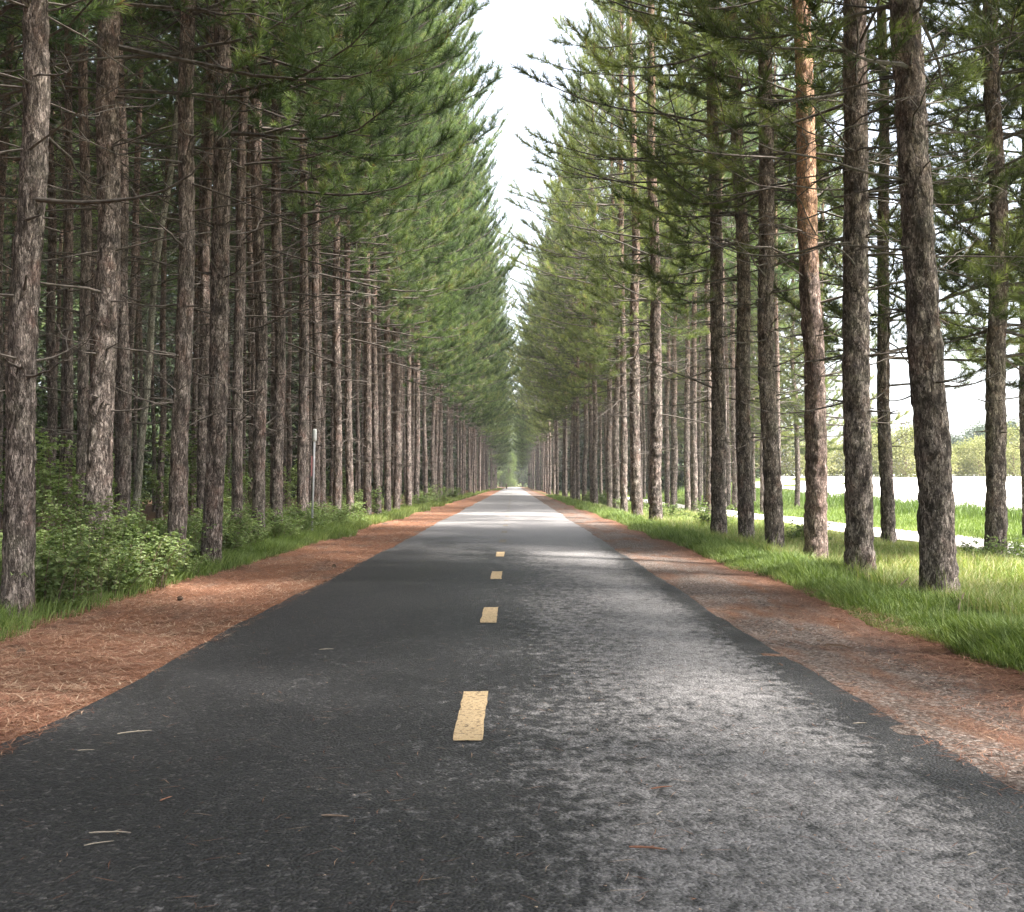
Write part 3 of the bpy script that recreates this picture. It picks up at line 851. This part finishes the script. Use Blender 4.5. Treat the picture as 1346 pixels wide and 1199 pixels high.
for y in np.arange(26, 90, 2.6):
    if prng.random() < 0.75:
        shrub(-4.6 + prng.normal(0, 0.5), y + prng.normal(0, 0.4), SHRUBS[prng.integers(4)], 'small leafy shrub at the foot of the distant left pine row', 'shrubs along the distant left row', prng.uniform(0.7, 1.4))
for x, y in ((-6.6, 12.3), (-7.4, 13.6), (-6.3, 14.0), (-8.2, 15.2), (-6.9, 16.6), (-9.4, 17.4), (-5.9, 18.6), (-7.6, 19.5), (-10.5, 21), (-6.4, 23), (-8.6, 26), (-6.2, 29)) + tuple((-prng.uniform(7.5, 17), prng.uniform(15, 48)) for _ in range(46)):
    shrub(x, y, TALL[prng.integers(2)], 'tall leafy sapling in the shade behind the bramble thicket', 'tall saplings in the dim left forest', prng.uniform(0.7, 1.05))
shrub(4.9, 25.2, SHRUBS[1], 'dark leafy shrub in bright grass right of the stout pine beyond the gap', None, 1.0)
shrub(5.2, 18.4, SHRUBS[0], 'leafy shrub beside the foot of the middle pine in the right trio', None, 0.8)
for x, y in ((6.35, 14.1), (6.7, 14.0), (7.3, 14.2), (6.0, 13.7)):
    shrub(x, y, SHRUBS[prng.integers(4)], 'leafy weed clump at the foot of the furthest right pine', 'weed clumps by the furthest right pine', prng.uniform(0.45, 0.65))
for y in np.arange(31, 60, 3.2):
    shrub(4.5 + prng.normal(0, 0.4), y, SHRUBS[prng.integers(4)], 'small shrub between the trunks of the right row past the gap', 'shrubs along the right row', prng.uniform(0.7, 1.3))

def make_broadleaf(seed, H, W, leaf, n_clump, per, mat, trunk_h=0.3):
    rng = np.random.default_rng(seed)
    gt, gl = Geo(), Geo()
    tube(gt, [[0, 0, -0.2], [0.02 * H, 0, H * 0.3], [0, 0.02 * H, H * 0.6], [0, 0, H * 0.85]], [H * 0.022, H * 0.018, H * 0.011, H * 0.003], 8)
    for i in range(n_clump):
        a = rng.random() * 6.28
        zz = H * (trunk_h + (1 - trunk_h) * rng.random() ** 0.9)
        u = (zz / H - trunk_h) / (1 - trunk_h)
        rr_ = W * (0.45 + 0.9 * u - 1.15 * u * u) * math.sqrt(rng.random()) * 1.15
        c = np.array([math.cos(a) * rr_, math.sin(a) * rr_, zz])
        if i % 3 == 0:
            q0 = np.array([0, 0, max(0.2, zz - rr_ * 0.8)])
            tube(gt, [q0, (q0 + c) / 2 + [0, 0, 0.05 * H], c], [H * 0.008, H * 0.005, H * 0.002], 4)
        cs = W * rng.uniform(0.14, 0.27)
        P = c + rng.normal(size=(per, 3)) * cs * np.array([0.6, 0.6, 0.45])
        D = unit(P - c + rng.normal(size=(per, 3)) * cs * 0.5 + np.array([0, 0, -0.15 * cs]))
        leaves(gl, P, D, leaf, rng, tint=np.clip(rng.uniform(0, 0.55) + rng.random(per) * 0.45, 0, 1))
    return gt.mesh('tree_trunk', [M['stick']]), gl.mesh('tree_crown', [mat], smooth=False)

def plant(name, cat, x, y, meshes, label, group=None, sc=1.0, z=None):
    r = empty(name, (x, y, gzf(x, y) if z is None else z), prng.random() * 6.28, scale=sc)
    tag(r, label, cat, group)
    link('trunk', meshes[0], r); link('crown', meshes[1], r)
    return r

# sunny broadleaf trees closing the far end of the path
END = [make_broadleaf(800 + i, 24, 8, 0.55, 150, 90, M['sun_leaf'], 0.02) for i in range(2)]
for i, (x, y, k) in enumerate(((-11, 312, 1.0), (-4, 318, 1.05), (3, 322, 1.0), (-7, 296, 0.5), (-1.5, 300, 0.42), (10, 322, 0.9))):
    plant('broadleaf_tree', 'tree', x, y, END[i % 2], 'sunlit green tree closing the far end of the path', 'broadleaf trees at the path end', k)

# pale willow bushes on the far bank of the field, darker trees behind
BANK = [make_broadleaf(820 + i, 3.2, 2.9, 0.16, 70, 60, M['dry_leaf'], 0.0) for i in range(3)]
for i in range(26):
    x = 20 + i * 1.75 + prng.normal(0, 0.5); y = 91 + prng.normal(0, 2.0) + (i % 2) * 3
    plant('bush', 'bush', x, y, BANK[i % 3], 'pale yellow green bush on the far side of the bright field', 'pale bushes across the field', prng.uniform(0.8, 1.25))
DARKT = [make_broadleaf(840 + i, 8, 4.2, 0.32, 70, 60, M['dark_leaf'], 0.1) for i in range(2)]
for i, (x, y, s) in enumerate(((68, 150, 0.92), (73, 152, 1.0), (78, 149, 0.95), (84, 151, 1.0), (90, 150, 1.0), (96, 150, 1.0))):
    plant('broadleaf_tree', 'tree', x, y, DARKT[i % 2], 'dark green tree rising behind the pale bushes across the field', 'dark trees beyond the field', s)
plant('broadleaf_tree', 'tree', 64.2, 150, DARKT[0], 'small round dark tree standing apart above the pale bushes', None, 0.72)
for i, (x, y) in enumerate(((22, 118), (29, 120), (36, 122), (43, 121))):
    plant('broadleaf_tree', 'tree', x, y, END[i % 2], 'light green tree beyond the field, seen between right row trunks', 'light trees beyond the field', 0.28)

# leafy edge of the wood, deep behind the left rows
rng = np.random.default_rng(900)
g = Geo()
def woods(n, xa, xb, ya, yb, za, zb, per, leaf):
    for i in range(n):
        x = rng.uniform(xa, xb); y = rng.uniform(ya, yb); zz = rng.uniform(za, zb)
        c = np.array([x, y, zz + gzf(x, y)]); cs = rng.uniform(0.7, 1.5) * leaf / 0.36
        P = c + rng.normal(size=(per, 3)) * cs * np.array([0.7, 0.7, 0.45])
        leaves(g, P, rng.normal(size=(per, 3)), leaf, rng, tint=np.clip(rng.uniform(0, 0.5) + rng.random(per) * 0.5, 0, 1))
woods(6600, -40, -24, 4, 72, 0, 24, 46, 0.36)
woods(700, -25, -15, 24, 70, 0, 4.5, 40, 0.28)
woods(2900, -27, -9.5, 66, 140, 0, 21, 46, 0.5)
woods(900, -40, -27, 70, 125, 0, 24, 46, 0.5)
woods(1500, -30, -7.5, -26, 7, 3, 21, 46, 0.36)  # unseen leaf mass beside the viewer, added to shade the trunks' left sides
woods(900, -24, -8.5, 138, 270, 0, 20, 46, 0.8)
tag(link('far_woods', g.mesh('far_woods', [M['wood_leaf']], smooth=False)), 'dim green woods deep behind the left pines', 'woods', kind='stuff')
g = Geo()
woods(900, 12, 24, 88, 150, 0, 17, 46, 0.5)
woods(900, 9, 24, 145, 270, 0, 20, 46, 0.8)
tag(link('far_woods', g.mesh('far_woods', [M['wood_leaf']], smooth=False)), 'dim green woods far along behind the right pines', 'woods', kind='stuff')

# ------------------------------------------------------------------ grass and litter
def blades(g, x, y, h, w, rng, tint, bend=0.5, dirx=None):
    N = len(x)
    a = rng.random(N) * 6.28
    z = gz(x, y) - 0.01
    b = np.stack([x, y, z], -1)
    o = np.stack([np.cos(a), np.sin(a), np.zeros(N)], -1)
    if dirx is not None: o = unit(o + np.array(dirx))
    s = np.stack([-np.sin(a + 0.8), np.cos(a + 0.8), np.zeros(N)], -1) * w[:, None]
    bd = (bend * rng.uniform(0.2, 1.2, N) * h)[:, None]
    hh = h[:, None] * np.array([0, 0, 1.0])
    mid_ = b + hh * 0.55 + o * bd * 0.28
    tip = b + hh * rng.uniform(0.8, 1.0, N)[:, None] + o * bd
    v = np.stack([b - s, b + s, mid_ + s * 0.75, mid_ - s * 0.75, tip], 1).reshape(-1, 3)
    i = np.arange(N)[:, None] * 5
    tri = np.concatenate([i + [[0, 1, 2]], i + [[0, 2, 3]], i + [[3, 2, 4]]])
    g.add(v, tri=tri, tint=np.repeat(tint, 5))

rng = np.random.default_rng(1001)
def scatter(n, x0, x1, y0, y1, pw=1.9):
    """More blades near the camera: density falls with distance."""
    u = rng.random(n)
    y = (y0 ** (1 - pw) + u * (y1 ** (1 - pw) - y0 ** (1 - pw))) ** (1 / (1 - pw))
    return rng.uniform(x0, x1, n), y

pg = np.random.default_rng(33)
PATCH = pg.random((80, 400))
def patch(x, y, s=1.0):
    xi = np.clip((np.asarray(x) + 10) * s, 0, 78); yi = np.clip(np.asarray(y) * s, 0, 398)
    x0, y0 = xi.astype(int), yi.astype(int); fx, fy = xi - x0, yi - y0
    fx, fy = fx * fx * (3 - 2 * fx), fy * fy * (3 - 2 * fy)
    return (PATCH[x0, y0] * (1 - fx) + PATCH[x0 + 1, y0] * fx) * (1 - fy) + (PATCH[x0, y0 + 1] * (1 - fx) + PATCH[x0 + 1, y0 + 1] * fx) * fy

# right: thick fringe along the shoulder
g = Geo()
x, y = scatter(120000, 2.66, 3.75, 3.2, 120, 1.85)
x = 2.66 + (x - 2.66) * (0.75 + 0.5 * patch(x, y, 1.3))
wob = edge_wob(y, 3) * 3
h = (0.06 + 0.14 * patch(x, y, 1.7)) * rng.uniform(0.5, 1.4, len(x)) * (0.75 + 0.5 * patch(x, y, 0.35)) * (0.6 + 0.4 * sstep(2.65, 2.95, x))
blades(g, x + wob * 0.7, y, h, rng.uniform(0.0018, 0.0034, len(x)) + 0.00014 * y, rng, np.clip(rng.uniform(0, 0.75, len(x)) + 0.3 * patch(x, y, 1.6), 0, 1) * 0.9, 0.75, (-0.55, -0.1, 0))
# lighter meadow behind it, thin over a bare brown patch
x, y = scatter(150000, 3.5, 7.75, 5.5, 95, 1.6)
bare = np.exp(-(((x - 5.6) / 1.2) ** 2 + ((y - 10.6) / 1.3) ** 2))
keep = rng.random(len(x)) > bare * 0.93
x, y = x[keep], y[keep]
h = (0.10 + 0.17 * patch(x, y, 0.9)) * rng.uniform(0.5, 1.25, len(x)) * (1 - 0.55 * sstep(6.0, 7.4, x))
blades(g, x, y, h, rng.uniform(0.002, 0.004, len(x)) + 0.00015 * y, rng, np.clip(0.3 + rng.uniform(0, 0.65, len(x)) + 0.3 * patch(x, y, 0.7) + (rng.random(len(x)) < 0.06) * 0.4, 0, 1), 0.7)
x, y = scatter(3500, 2.9, 7.4, 5.5, 60, 1.6)
keep = patch(x, y, 1.1) > 0.45
x, y = x[keep], y[keep]
blades(g, x, y, rng.uniform(0.22, 0.48, len(x)), 0.0014 + 0.0001 * y, rng, rng.uniform(0.6, 1.0, len(x)), 0.45)
# strip of grass between the track and the bare field, reeds along its far edge
x, y = scatter(60000, 9.35, 16.6, 14, 100, 1.5)
far_edge = sstep(13.0, 14.5, x)
h = (0.10 + 0.10 * patch(x, y, 0.5) + 0.55 * far_edge * (0.35 + 0.65 * patch(x, y, 1.9))) * rng.uniform(0.6, 1.2, len(x))
blades(g, x, y, h, 0.004 + 0.00022 * y, rng, np.clip(0.35 + rng.uniform(0, 0.45, len(x)) - 0.3 * far_edge, 0, 1), 0.5)
tag(link('grass', g.mesh('grass', [M['grass']], smooth=False)), 'long bright green grass on the right verge and meadow', 'grass', kind='stuff')
# left: narrow fringe at the foot of the pines
g = Geo()
x, y = scatter(80000, -4.5, -3.3, 5.5, 200, 1.65)
x = -3.3 + (x + 3.3) * (0.45 + 0.75 * patch(x, y, 1.2))
keep = rng.random(len(x)) < 0.25 + 0.75 * sstep(8, 13, y)
x, y = x[keep], y[keep]
h = (0.08 + 0.12 * patch(x, y, 1.5)) * rng.uniform(0.5, 1.3, len(x)) * (1 + 0.4 * sstep(12, 20, y))
blades(g, x + edge_wob(y, 2) * 2, y, h, 0.0022 + 0.00014 * y, rng, np.clip(rng.uniform(0.05, 0.75, len(x)) + 0.2 * sstep(14, 24, y), 0, 1), 0.65, (0.5, -0.1, 0))
tag(link('grass', g.mesh('grass', [M['grass']], smooth=False)), 'narrow fringe of green grass along the left needle shoulder', 'grass', kind='stuff')

def strew(g, x, y, z, L, w, rng, tint, tilt=0.12):
    N = len(x)
    a = rng.random(N) * 6.28
    d = np.stack([np.cos(a), np.sin(a), rng.normal(0, tilt, N)], -1) * L[:, None] * 0.5
    s = np.stack([-np.sin(a), np.cos(a), np.zeros(N)], -1) * w[:, None]
    c = np.stack([x, y, z], -1)
    k = s * (rng.normal(0, 4, N))[:, None]
    v = np.stack([c - d, c + k - s, c + d, c + k + s], 1).reshape(-1, 3)
    g.add(v, quad=np.arange(N * 4).reshape(-1, 4), tint=np.repeat(tint, 4))

g = Geo()
x, y = scatter(95000, -3.45, -1.86, 3.4, 45, 1.8)
keep = rng.random(len(x)) < 0.35 + 0.65 * sstep(-1.85, -2.25, x)
x, y = x[keep], y[keep]
strew(g, x, y, shz(x, y) + rng.uniform(0.004, 0.03, len(x)), rng.uniform(0.06, 0.15, len(x)), 0.0013 + 0.00014 * y, rng, np.clip(rng.beta(1.5, 1.7, len(x)) + 0.3 * patch(x, y, 1.4) - 0.1, 0, 1))  # left needles tinted paler, sunlight put into their colour
x, y = scatter(85000, 1.55, 2.85, 2.4, 45, 1.8)
keep = rng.random(len(x)) < (0.10 + 0.9 * sstep(1.95, 2.6, x)) * (0.35 + 0.65 * patch(x, y, 2.2))
x, y = x[keep], y[keep]
strew(g, x, y, shz(x, y) + rng.uniform(0.004, 0.028, len(x)), rng.uniform(0.05, 0.13, len(x)), 0.0013 + 0.00014 * y, rng, np.clip(rng.beta(1.4, 2.2, len(x)) + 0.15 * patch(x, y, 1.4) - 0.12, 0, 1))
# loose needles and chips blown on to the asphalt
x, y = scatter(800, -1.85, 1.5, 1.7, 22, 1.3)
strew(g, x, y, np.full(len(x), 0.022), rng.uniform(0.03, 0.10, len(x)), 0.0008 + 0.00009 * y, rng, rng.beta(1.3, 1.2, len(x)), 0.02)
x, y = scatter(500, -1.85, 1.5, 1.7, 16, 1.2)
strew(g, x, y, np.full(len(x), 0.0225), rng.uniform(0.006, 0.014, len(x)), rng.uniform(0.002, 0.005, len(x)), rng, rng.beta(2, 1, len(x)), 0.02)
tag(link('fallen_needles', g.mesh('fallen_needles', [M['straw']], smooth=False)), 'rust and straw coloured pine needles strewn over shoulders and asphalt', 'needles', kind='stuff')

# ------------------------------------------------------------------ small things
def twig(x, y, L, a, r, label, group=None, z=0.021, el=0.0, name='twig', mat=None, seed=0):
    rk = np.random.default_rng(seed + int(abs(x * 1000)) + int(y * 1000))
    t = np.linspace(0, 1, 7)
    p = np.stack([np.cos(a) * L * (t - 0.5) * math.cos(el), np.sin(a) * L * (t - 0.5) * math.cos(el), (t - 0.0) * L * math.sin(el) + 0 * t], -1)
    p[:, 0] += -math.sin(a) * L * 0.06 * np.sin(t * 3.1) + rk.normal(0, L * 0.008, 7)
    p[:, 1] += math.cos(a) * L * 0.06 * np.sin(t * 3.1) + rk.normal(0, L * 0.008, 7)
    g = Geo(); tube(g, p, np.interp(t, [0, 0.1, 0.9, 1], [r * 0.6, r, r * 0.7, r * 0.3]), 6)
    if L > 0.1:
        q = p[3]; dd = np.array([math.cos(a + 0.8), math.sin(a + 0.8), math.sin(el)])
        tube(g, [q, q + dd * L * 0.12, q + dd * L * 0.22], [r * 0.6, r * 0.5, r * 0.2], 5)
    o = link(name, g.mesh(name, [mat or M['stick']]))
    o.location = (x, y, z)
    tag(o, label, 'twig' if name == 'twig' else 'stick', group)
    return o
PALE = simple_noise_mat('stripped_twig', (0.26, 0.22, 0.17), (0.42, 0.36, 0.28), 40, 0.8, 0.2, 0.3, 0.003)
RUST = simple_noise_mat('rusty_twig', (0.16, 0.08, 0.055), (0.28, 0.14, 0.09), 40, 0.8, 0.2, 0.3, 0.003)
def px(u, v):
    y_ = 1346.0 / (v - 636.0)
    return (u - 675.0) * y_ / 1346.0, y_
for (u, v, L, a, r, mt, lab) in (
        (180, 967, 0.15, 0.45, 0.004, PALE, 'pale bent twig on dark asphalt near the left needle shoulder'),
        (117, 991, 0.07, 0.2, 0.003, PALE, 'short pale twig nearest the left road edge'),
        (150, 1100, 0.14, 0.0, 0.0035, PALE, 'long thin pale twig low on the left dark asphalt'),
        (135, 1114, 0.09, 0.5, 0.003, PALE, 'pale twig just below the long thin one, slanting up'),
        (443, 1078, 0.10, -0.15, 0.005, M['stick'], 'dark brown twig on asphalt below the first yellow dash'),
        (222, 1055, 0.06, 1.1, 0.004, RUST, 'short rust twig standing out on dark left asphalt'),
        (868, 1040, 0.09, 0.35, 0.004, RUST, 'rust bark strip on the dusty right track'),
        (865, 1074, 0.05, 1.0, 0.003, PALE, 'small pale twig below the rust bark strip'),
        (850, 1120, 0.12, -0.2, 0.005, RUST, 'longest rust twig low on the dusty right track'),
        (1272, 1127, 0.05, 0.6, 0.003, PALE, 'hooked pale twig near the lower right corner'),
        (1127, 955, 0.07, 0.2, 0.004, PALE, 'pale splinter by the right edge of the asphalt'),
        (430, 857, 0.10, 0.3, 0.004, PALE, 'pale twig on asphalt level with the second yellow dash')):
    X_, Y_ = px(u, v)
    twig(X_, Y_, L * 0.85, a, r * 0.7, lab, 'twigs lying on the asphalt', mat=mt)
for (u, v, L, a, el, lab) in ((1185, 770, 0.20, 0.5, 0.65, 'broken dead stick poking from grass left of the closest right pine'),
                              (1243, 780, 0.24, 0.4, 0.5, 'broken dead stick poking up right at the foot of the closest right pine'),
                              (1262, 800, 0.18, 0.8, 0.8, 'short upright broken stick in grass right of the closest right pine'),
                              (1140, 752, 0.22, 2.4, 0.5, 'broken stick leaning left beside the second right pine')):
    X_, Y_ = px(u, v + 12)
    twig(X_, Y_, L, a, 0.008, lab, None, gzf(X_, Y_) + 0.06, el, 'broken_stick')

def lathe(g, prof, n=20, mat=0):
    prof = np.asarray(prof, float)
    th = np.arange(n) * 2 * math.pi / n
    v = np.stack([prof[:, None, 0] * np.cos(th), prof[:, None, 0] * np.sin(th), np.repeat(prof[:, 1:2], n, 1)], -1)
    i = np.arange(len(prof) - 1)[:, None] * n; j = np.arange(n)[None, :]; k = (j + 1) % n
    g.add(v.reshape(-1, 3), quad=np.stack([i + j, i + k, i + n + k, i + n + j], -1).reshape(-1, 4), mat=mat)

# pine cones lying on the needle shoulder
def pine_cone(seed):
    rk = np.random.default_rng(seed)
    g = Geo()
    lathe(g, [(0.0, 0.0), (0.010, 0.004), (0.017, 0.016), (0.015, 0.034), (0.006, 0.052), (0.0, 0.056)], 10)
    for i in range(46):
        a = i * 2.39996; u = i / 46
        z_ = 0.004 + 0.048 * u; r_ = 0.010 + 0.013 * math.sin(math.pi * min(1, u * 0.9 + 0.12))
        c = np.array([math.cos(a), math.sin(a), 0]); t_ = np.array([-math.sin(a), math.cos(a), 0])
        b0 = c * r_ * 0.5 + [0, 0, z_]; tip = c * (r_ + 0.007) + [0, 0, z_ + 0.009]
        g.add([b0 - t_ * 0.004, b0 + t_ * 0.004, tip + t_ * 0.006, tip - t_ * 0.006, b0 - t_ * 0.004 + [0, 0, .004], b0 + t_ * 0.004 + [0, 0, .004]], quad=[[0, 1, 2, 3], [4, 3, 2, 5], [0, 4, 5, 1]], tint=0.5)
    return g.mesh('pine_cone', [M['stick']], smooth=False)
CONE = pine_cone(5)
for u, v, lab in ((242, 789, 'dark pine cone on the red needles beside the bramble thicket'),
                  (440, 746, 'dark pine cone on the red needles below the white post'),
                  (24, 862, 'dark pine cone on the red needles near the left picture edge')):
    X_, Y_ = px(u, v)
    o = link('pine_cone', CONE); o.location = (X_, Y_, 0.018); o.rotation_euler = (1.5, 0.2, u * 0.1); o.scale = (0.85,) * 3
    tag(o, lab, 'pine cone')

# the thin marker post by the left verge
X_, Y_ = px(410, 706)
mp = empty('marker_post', (X_, Y_, 0.0), 0, (0.0, 0.024))
tag(mp, 'thin pale marker post with white cap at the left verge among the trunks', 'post')
g = Geo(); lathe(g, [(0.0, -0.1), (0.021, -0.1), (0.021, 1.88), (0.0, 1.88)], 14); link('pole', g.mesh('pole', [M['post']]), mp)
g = Geo(); lathe(g, [(0.0, 1.80), (0.036, 1.80), (0.040, 1.83), (0.040, 2.00), (0.032, 2.03), (0.0, 2.03)], 16); link('cap', g.mesh('cap', [M['white']]), mp)
g = Geo()
bx = np.array([[sx_, sy_, sz_] for sz_ in (1.14, 1.52) for sy_ in (-0.11, 0.11) for sx_ in (-0.030, -0.024)])
g.add(bx, quad=[[0, 1, 5, 4], [2, 6, 7, 3], [0, 4, 6, 2], [1, 3, 7, 5], [4, 5, 7, 6], [0, 2, 3, 1]])
link('sign_plate', g.mesh('sign_plate', [M['red']], smooth=False), mp)

# a small dark bollard at the far end of the left shoulder
bo = empty('bollard', (-1.35, 196, 0.0))
tag(bo, 'tiny dark post at the far end of the path', 'post')
g = Geo(); lathe(g, [(0, -0.1), (0.12, -0.1), (0.12, 0.85), (0.15, 0.87), (0.15, 0.95), (0.08, 1.02), (0, 1.02)], 14); link('shaft', g.mesh('shaft', [M['stick']]), bo)

# ------------------------------------------------------------------ thin haze added to lift the dark tones
hz = Geo()
bx = np.array([[sx_, sy_, sz_] for sz_ in (-2.0, 40.0) for sy_ in (-70.0, 420.0) for sx_ in (-160.0, 160.0)])
hz.add(bx, quad=[[0, 2, 3, 1], [4, 5, 7, 6], [0, 1, 5, 4], [2, 6, 7, 3], [0, 4, 6, 2], [1, 3, 7, 5]])
m, n, l, out = new_mat('dark_lift_haze')
pv = n.new('ShaderNodeVolumePrincipled')
pv.inputs['Color'].default_value = (0.93, 0.93, 0.95, 1)
pv.inputs['Density'].default_value = 0.0005
l.new(pv.outputs[0], out.inputs['Volume'])
tag(link('haze', hz.mesh('haze', [m], smooth=False)), 'thin pale haze added along the path to lift the dark tones', 'haze', kind='stuff')
